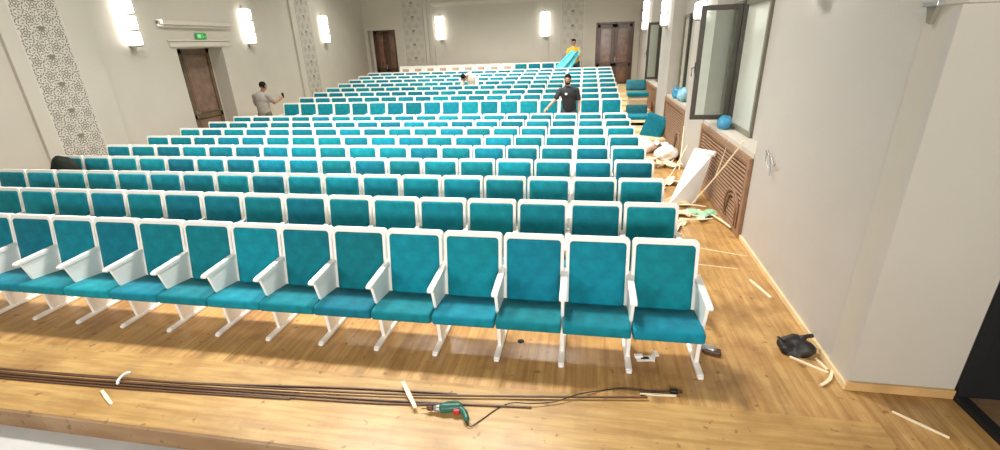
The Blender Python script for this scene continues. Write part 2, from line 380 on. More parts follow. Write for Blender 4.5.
# left wall door at the back of its niche, leaf standing on the niche floor
d = empty('door_4', (XL-.45, 10.5, 0)); d['kind'] = 'structure'; d.rotation_euler = (0, 0, math.pi/2)
b = BM(); box(b, 0, .38, -.05, .04, 0, 2.72); box(b, 1.42, 1.5, -.02, .04, 0, 2.72); box(b, .3, 1.5, -.02, .04, 2.66, 2.72); obj('door_frame', b, M['trim'], d)
lf = door_leaf(d, .42, 1.46, .02, 2.70, M['door_lf'], M['door_lp']); handle(lf, .5, 1.05)

# exit sign, emergency lamp, wall bits
e = empty('exit_sign', (XL+.03, 11.13, 2.92), 'small green lit emergency exit sign above the left wall door', 'sign')
b = BM(); box(b, 0, .03, 0, .34, 0, .15, .005); obj('sign_box', b, M['green'], e)
b = BM()
box(b, .031, .036, .03, .15, .03, .12)
for (ya, za, yb, zb, r) in [(.20, .095, .215, .06, .010), (.215, .06, .19, .03, .007), (.215, .06, .24, .035, .007), (.20, .09, .175, .075, .006), (.205, .09, .235, .08, .006)]:
    tube(b, [(.033, ya, za), (.033, yb, zb)], r, 6)
ell(b, (.033, .20, .118), (.006, .012, .012), u=8, v=6); tube(b, [(.033, .26, .07), (.033, .31, .07)], .006, 6)
obj('running_figure', b, emit_mat('sign_marking', (.25, .65, .30), .4), e)
e = empty('emergency_lamp', (XL, 10.08, 3.2), 'small white lamp box at the left end of the door moulding', 'lamp')
b = BM(); box(b, 0, .08, 0, .13, 0, .16, .015); obj('housing', b, M['white'], e)
b = BM(); box(b, .08, .1, .02, .11, .05, .14, .01); obj('diffuser', b, emit_mat('small_lamp', (1, .97, .9), 2), e)

# ------------------------------------------------------------------ sconces
def sconce():
    root = empty('wall_sconce', (0, 0, 0), 'x', 'wall lamp', 'stacked glass wall sconces')
    b = BM(); box(b, -.06, .06, 0, .02, -.50, .50, .006); box(b, -.03, .03, .02, .05, -.56, -.50, .004); box(b, -.03, .03, .02, .05, .50, .55, .004); obj('back_plate', b, M['chrome'], root)
    for k, z in enumerate((.31, -.01, -.33)):
        b = BM(); box(b, -.18, .18, .03, .17, z-.125, z+.15, .03); sh = obj('glass_shade', b, M['lamp'], root, False)
        b = BM(); box(b, -.13, .05, .025, .175, z-.168, z-.13, .006); obj('shade_bracket', b, M['chrome'], sh)
    return root
SC = [((XL, 9.27, 3.26), 'L', 'lit white glass sconce on left wall, between near lattice panel and door'),
      ((XL, 13.12, 3.27), 'L', 'lit white glass sconce on left wall, just beyond the recessed door'),
      ((XL, 17.45, 3.27), 'L', 'lit white sconce on left wall, farthest, beyond the second lattice strip'),
      ((-6.28, YB-.0, 3.24), 'B', 'lit white sconce on back wall, left side near the lattice strip'),
      ((-1.72, YB-.0, 3.22), 'B', 'lit white sconce on back wall, nearer the person in yellow'),
      ((XR, 13.98, 3.32), 'R', 'lit white sconce high on the pier between second and third window'),
      ((XR, 18.5, 3.3), 'R', 'lit white sconce on right wall, farthest, close to the back door'),
      ((XR, 9.72, 3.32), 'R', 'lit sconce on the pier behind the open dark window sash'),
      ((2.10, 5.12, 3.44), 'R', 'sconce above the near right wall, only its bottom end showing')]
sp = sconce()
for i, (loc, side, lab) in enumerate(SC):
    o = sp if i == 0 else copy_tree(sp)
    o['label'] = lab; o.location = loc; o.rotation_euler = (0, 0, {'L': -math.pi/2, 'B': math.pi, 'R': math.pi/2}[side])

# ------------------------------------------------------------------ windows and grille panels on the right
def window(n, y0, y1, mull, open_x=None, sash_w=.6, sy=None):
    d = empty('window_%d' % n, (XR+.3, y0, 1.16)); d['kind'] = 'structure'
    L = y1-y0; mm = mull-y0; b = BM(); H = 1.9
    def fr(a, c, d0=-.04, d1=.05, t=.07):
        box(b, d0, d1, a, a+t, 0, H, .005); box(b, d0, d1, c-t, c, 0, H, .005); box(b, d0, d1, a+t, c-t, 0, t, .005); box(b, d0, d1, a+t, c-t, H-t, H, .005)
    fr(1.0, L-.02); obj('window_frame', b, M['wframe_l'], d)
    b = BM(); box(b, -.06, .05, mm-.07, mm+.07, 0, H, .006); obj('mullion', b, M['wframe'], d)
    b = BM(); box(b, 0, .012, 1.07, mm-.07, .07, H-.07); obj('pane', b, M['film'], d)
    b = BM(); box(b, 0, .012, mm+.07, L-.09, .07, H-.07); obj('pane', b, M['film'], d)
    if open_x:
        # inward-opened sash, turned square to the wall
        s = BM(); x1 = -.06; x0 = x1-sash_w; t = .075
        za, zb = .10, H-.05
        for (xa, xb, zc, zd) in ((x0, x0+t, za, zb), (x1-t, x1, za, zb), (x0+t, x1-t, za, za+t), (x0+t, x1-t, zb-t, zb)): box(s, xa, xb, mm-.03, mm+.03, zc, zd, .006)
        sa = obj('open_sash', s, M['wframe'], d)
        g = BM(); box(g, x0+t, x1-t, mm-.005, mm+.005, za+t, zb-t); obj('glass_pane', g, M['glass'], sa)
        h = BM(); box(h, x0-.012, x0, mm-.02, mm+.02, .85, 1.02, .004); tube(h, [(x0-.01, mm, .93), (x0-.05, mm, .93), (x0-.05, mm, .80)], .011); obj('window_handle', h, M['wframe'], sa, True)
    return d
window(1, 6.2, 8.92, 8.33, True, .60)
window(2, 10.5, 13.15, 12.35)
window(3, 14.85, 17.4, 16.75, True, .40)
def grille(L, label, arch=True):
    """local x along the wall, facing -y, height 1.1"""
    root = empty('radiator_grille', (0, 0, 0), label, 'radiator grille', 'slatted wooden radiator grilles under the windows')
    H = 1.1; b = BM(); t = .09
    for (xa, xb, za, zb) in ((0, t, 0, H), (L-t, L, 0, H), (t, L-t, 0, t), (t, L-t, H-t, H)): box(b, xa, xb, -.05, 0, za, zb, .008)
    obj('frame', b, M['slat'], root)
    b = BM(); box(b, .02, L-.02, 0, .02, .02, H-.02); obj('backing', b, M['slat_d'], root)
    b = BM(); n = 17
    for k in range(n):
        z = t+(k+.5)*(H-2*t)/n; m = Matrix.Translation((L/2, -.022, z)) @ Matrix.Rotation(math.radians(35), 4, 'X')
        box(b, -L/2+t, L/2-t, -.014, .014, -.011, .011, .003, m)
    obj('slats', b, M['slat'], root)
    if arch:
        b = BM()
        for R in (.30, .22):
            cx = L-t-.36; pts = [(cx-R, -.045, .09), (cx-R, -.045, .30)]+[(cx-R*math.cos(a), -.045, .30+R*.8*math.sin(a)) for a in [math.pi*k/10 for k in range(1, 10)]]+[(cx+R, -.045, .30), (cx+R, -.045, .09)]
            tube(b, pts, .018, 6)
        obj('arch_moulding', b, M['slat'], root)
    return root
for (y0, y1), lab in zip(NICHE, ('large slatted brown grille under the near window, with arched moulding', 'slatted wooden grille under the second window, behind the fallen teal cushion', 'slatted grille below the farthest window, beyond the carton stack')):
    g = grille(y1-y0, lab); g.location = (XR+.03, y1, .0 if y0 < 12 else .0); g.rotation_euler = (0, 0, -math.pi/2)
    if y0 > 14: g.location.z = .32; g.scale = (1, 1, .76)

# ------------------------------------------------------------------ seats
PW = .56
REC = math.atan2(.075, .44)   # recline of the back
def seat_meshes():
    me = {}
    # local frame: x across (0 = centre), y forward is negative, z up; y=0 under the top of the back
    m_back = Matrix.Translation((0, 0, .972)) @ Matrix.Rotation(-REC, 4, 'X')   # slab hangs from its top edge
    b = BM()
    # moulded shell: rim and back, hanging down from the top
    outer = rrect(.54, .66, .035, 4, 0, -.31); inner = rrect(.482, .60, .03, 4, 0, -.322)
    n = len(outer)
    O0 = [b.verts.new((x, .035, z)) for x, z in outer]; O1 = [b.verts.new((x, -.028, z)) for x, z in outer]
    I1 = [b.verts.new((x, -.028, z)) for x, z in inner]; I0 = [b.verts.new((x, .0, z)) for x, z in inner]
    for A, B in ((O0, O1), (O1, I1), (I1, I0)):
        for k in range(n): b.faces.new((A[k], A[(k+1) % n], B[(k+1) % n], B[k]))
    b.faces.new(O0); b.faces.new(I0)
    bmesh.ops.transform(b, matrix=m_back, verts=b.verts[:])
    me['backrest_shell'] = (b, 'frame')
    b = BM(); cushion(b, .480, .575, .035, .045, .014, m_back @ Matrix.Translation((0, 0, -.310))); me['back_pad'] = (b, 'teal')
    b = BM()
    ms = Matrix.Translation((0, -.535, .425)) @ Matrix.Rotation(math.radians(-3), 4, 'X')
    # seat cushion: profile swept across with rounded ends
    prof = [(0, -.085), (-.012, -.07), (-.016, -.03), (-.008, -.006), (.015, .004), (.10, .010), (.26, .004), (.42, -.006), (.435, -.03), (.425, -.085)]
    xs = [(-.272, .94), (-.264, .99), (-.25, 1), (.25, 1), (.264, .99), (.272, .94)]
    rings = [[b.verts.new((x, .18+(y-.18)*s, -.04+(z+.04)*s)) for y, z in prof] for x, s in xs]
    for A, B in zip(rings, rings[1:]):
        for k in range(len(prof)): b.faces.new((A[k], A[(k+1) % len(prof)], B[(k+1) % len(prof)], B[k]))
    b.faces.new(rings[0]); b.faces.new(rings[-1][::-1]); bmesh.ops.transform(b, matrix=ms, verts=b.verts[:])
    me['seat_cushion'] = (b, 'teal')
    b = BM(); box(b, -.15, .13, -.03, -.003, -.20, -.09, .006, m_back); me['mounting_board'] = (b, 'pinkboard')
    b = BM(); box(b, -.245, .245, -.49, -.12, .312, .332, .006); box(b, -.25, -.225, -.46, -.13, .29, .32); box(b, .225, .25, -.46, -.13, .29, .32); me['seat_pan'] = (b, 'frame')
    # side panel below the armrest (at x=0, moved to the divider line)
    b = BM(); prism(b, [(-.455, .632), (-.40, .40), (-.38, .30), (-.10, .30), (-.06, .50), (-.03, .66)], 'x', -.013, .013); me['side_panel'] = (b, 'frame')
    b = BM(); bx = [(-.50, .618), (-.508, .640), (-.485, .656), (-.10, .680), (-.02, .690), (-.02, .655), (-.10, .642)]
    prism(b, bx, 'x', -.027, .027); bmesh.ops.bevel(b, geom=b.edges[:], offset=.006, segments=2, affect='EDGES'); me['armrest'] = (b, 'frame')
    b = BM(); prism(b, [(-.365, .36), (-.345, .03), (-.10, .03), (-.09, .36)], 'x', -.008, .008); prism(b, [(-.39, .37), (-.36, .02), (-.335, .02), (-.355, .37)], 'x', -.016, .016); me['leg'] = (b, 'frame')
    b = BM(); box(b, -.027, .027, -.53, -.02, 0, .036, .010); box(b, -.023, .023, -.545, -.51, 0, .028, .008); me['foot_bar'] = (b, 'frame')
    return me
SM = {}
for k, (bm_, mk) in seat_meshes().items():
    bmesh.ops.recalc_face_normals(bm_, faces=bm_.faces); m_ = bpy.data.meshes.new(k); bm_.to_mesh(m_); bm_.free(); m_.materials.append(M[mk]); SM[k] = m_
    if k in ('back_pad', 'seat_cushion'):
        for p_ in m_.polygons: p_.use_smooth = True
def part(k, parent, x=0):
    o = bpy.data.objects.new(k, SM[k]); C.objects.link(o); o.parent = parent; o.location = (x, 0, 0); return o
def build_seat(pad=True, end=False, name='auditorium_seat'):
    r = empty(name, (0, 0, 0)); part('backrest_shell', r)
    if pad: part('back_pad', r); part('seat_cushion', r)
    if not pad: part('mounting_board', r)
    part('seat_pan', r)
    for x in ((-PW/2, PW/2) if end else (-PW/2,)):
        a = part('armrest', r, x); part('side_panel', a); l = part('leg', r, x); part('foot_bar', l)
    return r
ORD = ['', 'front', 'second', 'third', 'fourth', 'fifth', 'sixth', 'seventh', 'eighth', 'ninth', 'tenth', 'eleventh', 'twelfth', 'thirteenth', 'fourteenth', 'fifteenth', 'sixteenth', 'seventeenth', 'last']
ORDC = ['end seat', 'second seat', 'third seat', 'fourth seat', 'fifth seat', 'sixth seat', 'seventh seat', 'eighth seat', 'ninth seat', 'tenth seat', 'eleventh seat', 'twelfth seat', 'thirteenth seat', 'fourteenth seat', 'fifteenth seat', 'sixteenth seat', 'seventeenth seat', 'eighteenth seat']
X0 = .9958
protos = {}
DR_ = {2: .05, 3: .07, 4: .15, 5: .17, 6: .18, 7: .24, 8: .27, 9: .29}
def drift(row, i):
    # the rows were set out by hand and wander by a few centimetres
    if row == 1:
        T = [(0, 0), (5, .0), (7, -.02), (9, -.03), (13, -.04), (18, -.05)]
        for (a, p), (b, q) in zip(T, T[1:]):
            if a <= i <= b: return p+(q-p)*(i-a)/(b-a)
    return DR_.get(row, .02)*i/17
def place_seat(row, i, pad=True, white=False):
    key = (pad, i == 0)
    if key not in protos:
        protos[key] = build_seat(pad, i == 0, 'auditorium_seat' if pad else 'bare_seat_shell'); o = protos[key]
    else: o = copy_tree(protos[key])
    o.location = (X0-(i+.5)*PW-PW*drift(row, i+.5), ROWY[row]+{1: .004, 2: .002}.get(row, 0)*i, ROWZ[row])
    if pad: 
        loc = {0: 'at the right-hand aisle', 17: 'against the left wall'}.get(i, 'counted from the right-hand aisle')
        tag(o, 'teal padded white seat, %s row from the front, %s %s' % (ORD[row], ORDC[i], loc), 'seat', 'teal auditorium seats')
    else:
        tag(o, 'bare white seat shell without cushions, back row, %s counted from the right-hand side' % ORDC[i], 'seat', 'bare seat shells in the back row')
    return o
VIS = {1: 14, 2: 16}
for row in range(1, 18):
    for i in range(VIS.get(row, 18)): place_seat(row, i)
for i in range(3, 7): place_seat(18, i)
for i in range(7, 16): place_seat(18, i, False)

# ------------------------------------------------------------------ sanding debris, tools and bits on the floor
def flat_strip(name, x0, y0, x1, y1, w_, h, m, label, cat, z=0, group=None, bend=0):
    a = Vector((x0, y0, 0)); c = Vector((x1, y1, 0)); L = (c-a).length; b = BM(); n = 8; prev = None
    for i in range(n+1):
        t = i/n; y = bend*math.sin(math.pi*t); hw = w_/2*(1-.25*abs(2*t-1))
        q = [b.verts.new((L*(t-.5), y-hw, 0)), b.verts.new((L*(t-.5), y+hw, 0)), b.verts.new((L*(t-.5), y+hw, h)), b.verts.new((L*(t-.5), y-hw, h))]
        if prev:
            for k in range(4): b.faces.new((prev[k], prev[(k+1) % 4], q[(k+1) % 4], q[k]))
        else: b.faces.new(q)
        prev = q
    b.faces.new(prev[::-1])
    o = obj(name, b, m); o.location = ((x0+x1)/2, (y0+y1)/2, z); o.rotation_euler = (0, 0, math.atan2(y1-y0, x1-x0)); tag(o, label, cat, group); return o
# long dark battens
RODS = [([(-5.7, 2.53), (-5.12, 2.53), (-3.85, 2.57), (-3.11, 2.60), (-1.81, 2.72), (-.92, 2.77)], .006, .006, 'dark batten lying farthest from the stage edge, ending left of the drill cord'),
        ([(-5.7, 2.51), (-5.09, 2.51), (-3.83, 2.545), (-1.77, 2.66), (-.58, 2.78), (.55, 2.92)], .006, .020, 'longest thin dark batten, reaching right past the drill'),
        ([(-5.7, 2.48), (-5.05, 2.48), (-3.83, 2.52), (-1.75, 2.61), (-.32, 2.71)], .006, .006, 'dark batten passing just above the drill, ending mid floor'),
        ([(-5.7, 2.45), (-5.01, 2.45), (-3.8, 2.49), (-1.73, 2.575), (-1.02, 2.645)], .006, .006, 'dark batten in the bundle, ending right behind the drill'),
        ([(-5.7, 2.42), (-4.97, 2.425), (-3.62, 2.465), (-2.23, 2.54)], .006, .006, 'dark batten nearest the stage edge, shortest of the bundle')]
for pts_, r, z_, lab in RODS:
    b = BM(); P = spline([(x, y, z_) for x, y in pts_], 5)
    prev = None
    for p_ in P:
        q = [b.verts.new(p_+Vector((0, dy, dz))) for dy, dz in ((-r, -r), (r, -r), (r, r), (-r, r))]
        if prev:
            for k in range(4): b.faces.new((prev[k], prev[(k+1) % 4], q[(k+1) % 4], q[k]))
        else: b.faces.new(q)
        prev = q
    b.faces.new(prev[::-1]); tag(obj('wood_batten', b, M['rod']), lab, 'batten', 'dark battens on the floor by the stage edge')
o = flat_strip('wood_wedge', -1.39, 2.82, -1.19, 2.56, .035, .012, M['strip'], 'pale wood wedge lying across the dark battens', 'wood piece', .028)
flat_strip('wood_offcut', -3.88, 2.41, -3.65, 2.29, .028, .012, M['strip'], 'small pale offcut in front of the battens, near left', 'wood piece')
b = BM(); tube(b, [(.035*math.cos(a)-3.80, .055*math.sin(a)+2.545, .034+.015*math.sin(a)) for a in [math.radians(70+22*k) for k in range(10)]], .011, 8)
tag(obj('curved_clip', b, M['white'], None, True), 'white curved plastic clip hooked over the dark battens', 'clip')
flat_strip('wood_strip', .50, 2.965, .77, 2.985, .018, .012, M['strip'], 'short pale strip by the plug end of the drill cord', 'wood piece')
# drill
e = empty('power_drill', (-.925, 2.585, 0), 'green corded power drill lying on its side near the battens', 'drill', rz=math.radians(3)); e.scale = (.95, .95, .95)
b = BM(); capsule(b, (-.05, 0, .040), (.07, .02, .040), .040, .036); ell(b, (.03, .045, .045), (.05, .022, .03)); obj('motor_housing', b, M['drill'], e, True)
b = BM(); capsule(b, (.06, .02, .036), (.125, -.03, .032), .032, .025); capsule(b, (.125, -.03, .032), (.15, -.085, .030), .024, .024); obj('grip', b, M['drill'], e, True)
b = BM(); tube(b, [(-.075, -.002, .036), (-.10, -.004, .036), (-.13, -.006, .036)], [.030, .027, .020], 14); obj('gear_nose', b, M['gray'], e, True)
b = BM(); tube(b, [(-.13, -.006, .036), (-.15, -.008, .036), (-.175, -.01, .036), (-.185, -.011, .034)], [.014, .022, .020, .012], 12); tube(b, [(-.185, -.011, .034), (-.23, -.014, .030)], .004, 6); obj('chuck', b, M['rod'], e, True)
b = BM(); box(b, .035, .085, -.045, -.015, .018, .056, .006); obj('trigger', b, M['red'], e)
b = BM(); tube(b, [(-.05, .03, .06), (-.01, .035, .07), (.04, .04, .06)], .008, 8); obj('label_strip', b, M['drill'], e, True)
b = BM(); cord = spline([(-.785, 2.49, .03), (-.74, 2.46, .012), (-.68, 2.53, .006), (-.56, 2.68, .006), (-.46, 2.725, .02), (-.32, 2.735, .022), (-.15, 2.78, .02), (.02, 2.87, .030), (.19, 2.96, .006), (.37, 3.01, .006), (.58, 3.01, .006), (.73, 3.02, .012)], 6)
tube(b, cord, .0042, 6); box(b, .73, .79, 3.005, 3.04, 0, .03, .006); tube(b, [(.80, 3.012, .015), (.825, 3.012, .015)], .004, 6); tube(b, [(.80, 3.032, .015), (.825, 3.032, .015)], .004, 6)
tag(obj('drill_cord', b, M['black'], None, True), 'black cord and plug running right from the green drill', 'cord')
# white bracket under the last front seat
e = empty('seat_bracket', (.60, 3.42, 0), 'small bent white metal bracket on the floor under the last front seat', 'bracket', rz=.15)
b = BM(); box(b, -.09, .05, -.035, .035, 0, .006); box(b, .05, .056, -.05, .035, 0, .07); box(b, -.10, -.03, .0, .035, .006, .03, .003); box(b, .05, .09, -.05, .02, .06, .068); obj('bent_plate', b, M['white'], e)
b = BM(); box(b, -.05, .02, -.012, .012, .006, .012); obj('slot', b, M['blackm'], e)
# grey clamp/tool behind last leg
e = empty('hand_tool', (1.12, 3.58, 0), 'grey and brown hand tool lying behind the last front seat leg', 'tool', rz=-.25)
b = BM(); capsule(b, (-.05, .02, .045), (.05, 0, .04), .035, .032); obj('body', b, M['gray'], e, True)
b = BM(); box(b, -.02, .12, -.04, .03, 0, .045, .01); obj('base_plate', b, M['door'], e)
b = BM(); capsule(b, (-.10, .03, .03), (-.05, .08, .10), .015, .02); obj('handle', b, M['blackm'], e, True)
# dark hole cover in the floor
b = BM(); bmesh.ops.create_cone(b, cap_ends=True, segments=16, radius1=.032, radius2=.03, depth=.004, matrix=Matrix.Translation((-.51, 3.53, .002)))
tag(obj('floor_plug', b, M['blackm']), 'small round dark plug in the floor under the front row', 'plug')

# lumpy bags and crumpled sheets
def lump(name, loc, r, m, label, cat, seed=0, amp=.22, group=None, knot=False, parent=None, sub=3):
    rnd = random.Random(seed); b = BM(); bmesh.ops.create_icosphere(b, subdivisions=sub, radius=1)
    ph = [(Vector((rnd.uniform(-1, 1), rnd.uniform(-1, 1), rnd.uniform(-1, 1))).normalized()*rnd.uniform(2, 7), rnd.uniform(0, 6)) for _ in range(9)]
    for v in b.verts:
        d = v.co.copy(); f = 1+amp*sum(math.sin(k.dot(d)+p_) for k, p_ in ph)/4
        v.co = Vector((d.x*r[0]*f, d.y*r[1]*f, max(d.z*f, -.55)*r[2]+.55*r[2]))
    o = obj(name, b, m, parent, True); o.location = loc
    if label: tag(o, label, cat, group)
    return o
bg = lump('plastic_bag', (1.87, 3.68, 0), (.12, .085, .085), M['black'], 'crumpled black plastic bag on the floor by the right wall', 'bag', 3, .5)
b = BM(); tube(b, spline([(.03, .02, .10), (.07, .03, .14), (.13, .04, .15)], 4), [.03]*4+[.018]*5, 8); obj('knotted_end', b, M['black'], bg, True)
b = BM(); tube(b, spline([(-.09, .03, .06), (-.13, .06, .10), (-.12, .0, .12), (-.08, .0, .09)], 5), .008, 6); obj('handle_loop', b, M['black'], bg, True)
flat_strip('wood_strip', 1.80, 3.60, 2.02, 3.42, .022, .01, M['strip'], 'pale strip in front of the black bag, running to the right', 'wood piece', .0)
flat_strip('wood_strip', 2.05, 3.43, 1.89, 3.24, .026, .012, M['strip'], 'pale curved strip right of the black bag, pointing to the camera', 'wood piece', .011, bend=.02)
flat_strip('wood_strip', 2.0, 3.60, 2.03, 3.46, .022, .012, M['strip'], 'short pale strip against the right wall behind the black bag', 'wood piece', .0)
flat_strip('wood_strip', 2.27, 3.03, 2.50, 2.82, .018, .01, M['strip'], 'lone pale strip on the floor in front of the black doorway', 'wood piece')
flat_strip('wood_strip', 1.90, 4.98, 1.99, 4.60, .03, .012, M['strip'], 'pale strip lying along the right wall behind the black bag', 'wood piece')
flat_strip('wood_strip', 1.42, 5.86, 2.06, 5.62, .011, .006, M['strip'], 'long thin strip across the aisle near the first grille corner', 'wood piece')
flat_strip('wood_strip', 1.30, 5.35, 1.85, 5.25, .010, .005, M['strip'], 'thin pale lath crossing the aisle beside the second row', 'wood piece')
# cable loop on the wall, bracket
e = empty('cable_coil', (2.125, 5.55, 1.23), 'small coil of grey cable hanging out of the right wall', 'cable')
b = BM(); tube(b, spline([(0, .22, .06), (-.03, .14, .08), (-.05, .06, .10), (-.05, -.02, .03), (-.04, -.08, -.09), (-.05, -.10, -.14), (-.04, -.02, -.08), (-.05, .08, 0), (-.04, .10, .07), (-.03, .0, .05), (-.03, -.10, -.02), (-.04, -.18, .02)], 5), .006, 6); obj('loops', b, M['gray'], e, True)
b = BM(); box(b, -.01, .012, .205, .245, .04, .08, .004); obj('cable_outlet', b, M['gray'], e)
e = empty('wall_bracket', (2.075, 3.46, 2.70), 'small grey bracket with a dangling tab high on the right wall corner', 'bracket')
b = BM(); box(b, -.05, .0, -.07, .07, .0, .03, .004); obj('shelf_plate', b, M['gray'], e)
b = BM(); prism(b, [(-.04, 0), (.05, 0), (.02, -.09), (-.01, -.10)], 'x', -.03, -.005); obj('tab', b, M['wframe_l'], e)
# white board leaning by the first grille, with cardboard wedge
e = empty('leaning_board', (1.86, 7.95, 0), 'white board leaning against the pier beside the near grille', 'board')
def slab(name, parent, Q, th, m):
    Q = [Vector(q) for q in Q]; n_ = (Q[1]-Q[0]).cross(Q[3]-Q[0]).normalized()*th; b = BM()
    A = [b.verts.new(q) for q in Q]; B = [b.verts.new(q-n_) for q in Q]; b.faces.new(A); b.faces.new(B[::-1])
    for k in range(4): b.faces.new((A[k], B[k], B[(k+1) % 4], A[(k+1) % 4]))
    return obj(name, b, m, parent)
QB = [(-.44, -.45, .01), (.0, -.33, .01), (.20, -.20, .80), (-.02, .12, .80)]
slab('panel', e, QB, .025, M['white'])
def lerp(u, v): return Vector(QB[0])*(1-u)*(1-v)+Vector(QB[1])*u*(1-v)+Vector(QB[2])*u*v+Vector(QB[3])*(1-u)*v
nn = (Vector(QB[1])-Vector(QB[0])).cross(Vector(QB[3])-Vector(QB[0])).normalized()
slab('stained_patch', e, [lerp(.30, .04)+nn*.004, lerp(.85, .04)+nn*.004, lerp(.75, .6)+nn*.004, lerp(.62, .7)+nn*.004], .003, M['paper'])
b = BM(); capsule(b, lerp(.1, 1)+nn*.01, lerp(1, 1)+nn*.01, .035, .05); obj('wrapped_end', b, M['white'], e, True)
for k, (x0, y0, z0, x1, y1, z1, r, lab) in enumerate([(1.76, 7.5, .01, 2.11, 6.56, 1.25, .011, 'long white lath leaning diagonally on the near grille'),
        (2.06, 7.45, .5, 2.12, 7.25, 1.13, .007, 'short white lath end leaning high on the near grille'),
        (1.30, 7.9, .01, 1.72, 8.05, .88, .010, 'white lath leaning on the white board from the left'),
        (1.98, 9.75, .01, 2.10, 10.35, .80, .012, 'pale lath leaning on the pier before the second grille')]):
    b = BM(); tube(b, spline([(x0, y0, z0), ((x0+x1)/2, (y0+y1)/2, (z0+z1)/2-.03), (x1, y1, z1)], 5), r, 6); tag(obj('leaning_lath', b, M['strip']), lab, 'lath', 'laths leaning on the grilles')
def scrap(name, loc, sx, sy, h, m, label, cat, seed, rz=0, group=None):
    rnd = random.Random(seed); b = BM(); n = 9
    a1, a2, a3 = rnd.uniform(2, 5), rnd.uniform(2, 5), rnd.uniform(0, 6)
    def out(u, v): return (.75+.25*math.sin(3*math.atan2(v, u)+a3)+.12*math.sin(5*math.atan2(v, u)+a1))
    T = []; B = []
    for i in range(n):
        for j in range(n):
            u = 2*i/(n-1)-1; v = 2*j/(n-1)-1; k = out(u, v) if (u or v) else 1
            z = h*(.5+.5*math.sin(a1*u+a3)*math.cos(a2*v+a1))+.25*h*rnd.random()
            T.append(b.verts.new((u*sx/2*k, v*sy/2*k, z+.006))); B.append(b.verts.new((u*sx/2*k, v*sy/2*k, z)))
    for i in range(n-1):
        for j in range(n-1):
            q = [i*n+j, (i+1)*n+j, (i+1)*n+j+1, i*n+j+1]; b.faces.new([T[k] for k in q]); b.faces.new([B[k] for k in q][::-1])
    edge = [(i, 0) for i in range(n)]+[(n-1, j) for j in range(1, n)]+[(i, n-1) for i in range(n-2, -1, -1)]+[(0, j) for j in range(n-2, 0, -1)]
    for (i, j), (k, l) in zip(edge, edge[1:]+edge[:1]): b.faces.new((T[i*n+j], T[k*n+l], B[k*n+l], B[i*n+j]))
    o = obj(name, b, m); o.location = loc; o.rotation_euler = (0, 0, rz); tag(o, label, cat, group); return o
G = 'torn packaging scraps in the right aisle'
scrap('cardboard_scrap', (1.48, 7.62, 0), .55, .5, .06, M['paper2'], 'brown torn cardboard at the foot of the leaning white board', 'scrap', 1, .3, G)
scrap('cardboard_scrap', (1.50, 7.10, 0), .6, .35, .05, M['paper'], 'pale curled wrapping sheet in front of the torn brown cardboard', 'scrap', 2, -.3, G)
scrap('plastic_sheet', (1.83, 7.02, 0), .42, .4, .07, M['greenp'], 'pale green plastic sheet at the foot of the near grille', 'plastic sheet', 3, .6, G)
scrap('cardboard_scrap', (1.35, 6.55, 0), .4, .3, .05, M['paper'], 'small pale scrap beside the end of the third row', 'scrap', 4, .9, G)
scrap('cardboard_scrap', (1.22, 6.2, 0), .3, .22, .06, M['paper2'], 'small brown scrap just behind the second row end seat', 'scrap', 5, .2, G)
for k, (x0, y0, x1, y1, be, lab) in enumerate([(1.30, 7.0, 1.78, 6.85, .05, 'curled strip right across the middle of the scraps'), (1.45, 6.75, 1.92, 6.78, -.04, 'curled strip in front of the green plastic'), (1.25, 6.42, 1.60, 6.72, .05, 'curled strip nearest the third row end seat'), (1.50, 7.35, 1.95, 7.32, .05, 'curled strip under the leaning lath'), (1.95, 6.95, 2.08, 6.45, .02, 'curled strip against the near grille')]):
    flat_strip('wood_shaving', x0, y0, x1, y1, .03, .012, M['strip'], 'pale '+lab, 'strip', .05, 'pale curled strips among the scraps', be)
# wrapping heap by the second grille
lump('wrapping_heap', (1.50, 11.55, 0), (.24, .36, .20), M['pink'], 'pinkish crumpled wrapping heap in front of the second grille', 'wrapping', 11, .3)
lump('wrapping_heap', (1.88, 10.75, 0), (.22, .36, .18), M['white'], 'white crumpled plastic heap against the second grille', 'wrapping', 12, .35)
scrap('wrapping_sheet', (1.75, 10.0, 0), .6, .5, .12, M['paper'], 'cream wrapping sheet on the floor in front of the second pier', 'wrapping', 13, .2)
scrap('wrapping_sheet', (1.35, 10.5, 0), .5, .6, .08, M['paper'], 'cream wrapping sheet beside the aisle end of the seventh row', 'wrapping', 14, 1.2)
scrap('wrapping_sheet', (1.62, 8.75, 0), .6, .45, .07, M['paper'], 'cream sheet on the floor just behind the leaning white board', 'wrapping', 15, .5)
scrap('cardboard_scrap', (1.30, 8.4, 0), .35, .3, .05, M['paper2'], 'brown scrap beside the aisle end of the fifth row', 'scrap', 16, .1, G)
scrap('wrapping_sheet', (1.9, 12.1, 0), .35, .5, .10, M['white'], 'white torn sheet between the wrapping heap and the leaning teal cushion', 'wrapping', 17, .8)
scrap('cardboard_scrap', (1.25, 12.5, 0), .35, .3, .04, M['paper2'], 'brown scrap on the floor left of the leaning teal cushion', 'scrap', 18, .8, G)
# bags on the window sills
sb = lump('sill_bag', (2.27, 11.6, 1.16), (.13, .28, .20), M['blue_l'], 'light blue plastic bag on the second window sill', 'bag', 21, .3)
lump('sill_bag', (2.25, 12.25, 1.16), (.12, .20, .17), M['blue'], 'dark blue plastic bag farther along the second window sill', 'bag', 22, .3)
lump('sill_bag', (2.24, 8.05, 1.16), (.10, .15, .14), M['blue'], 'small blue plastic bag on the near sill under the open sash', 'bag', 23, .3)
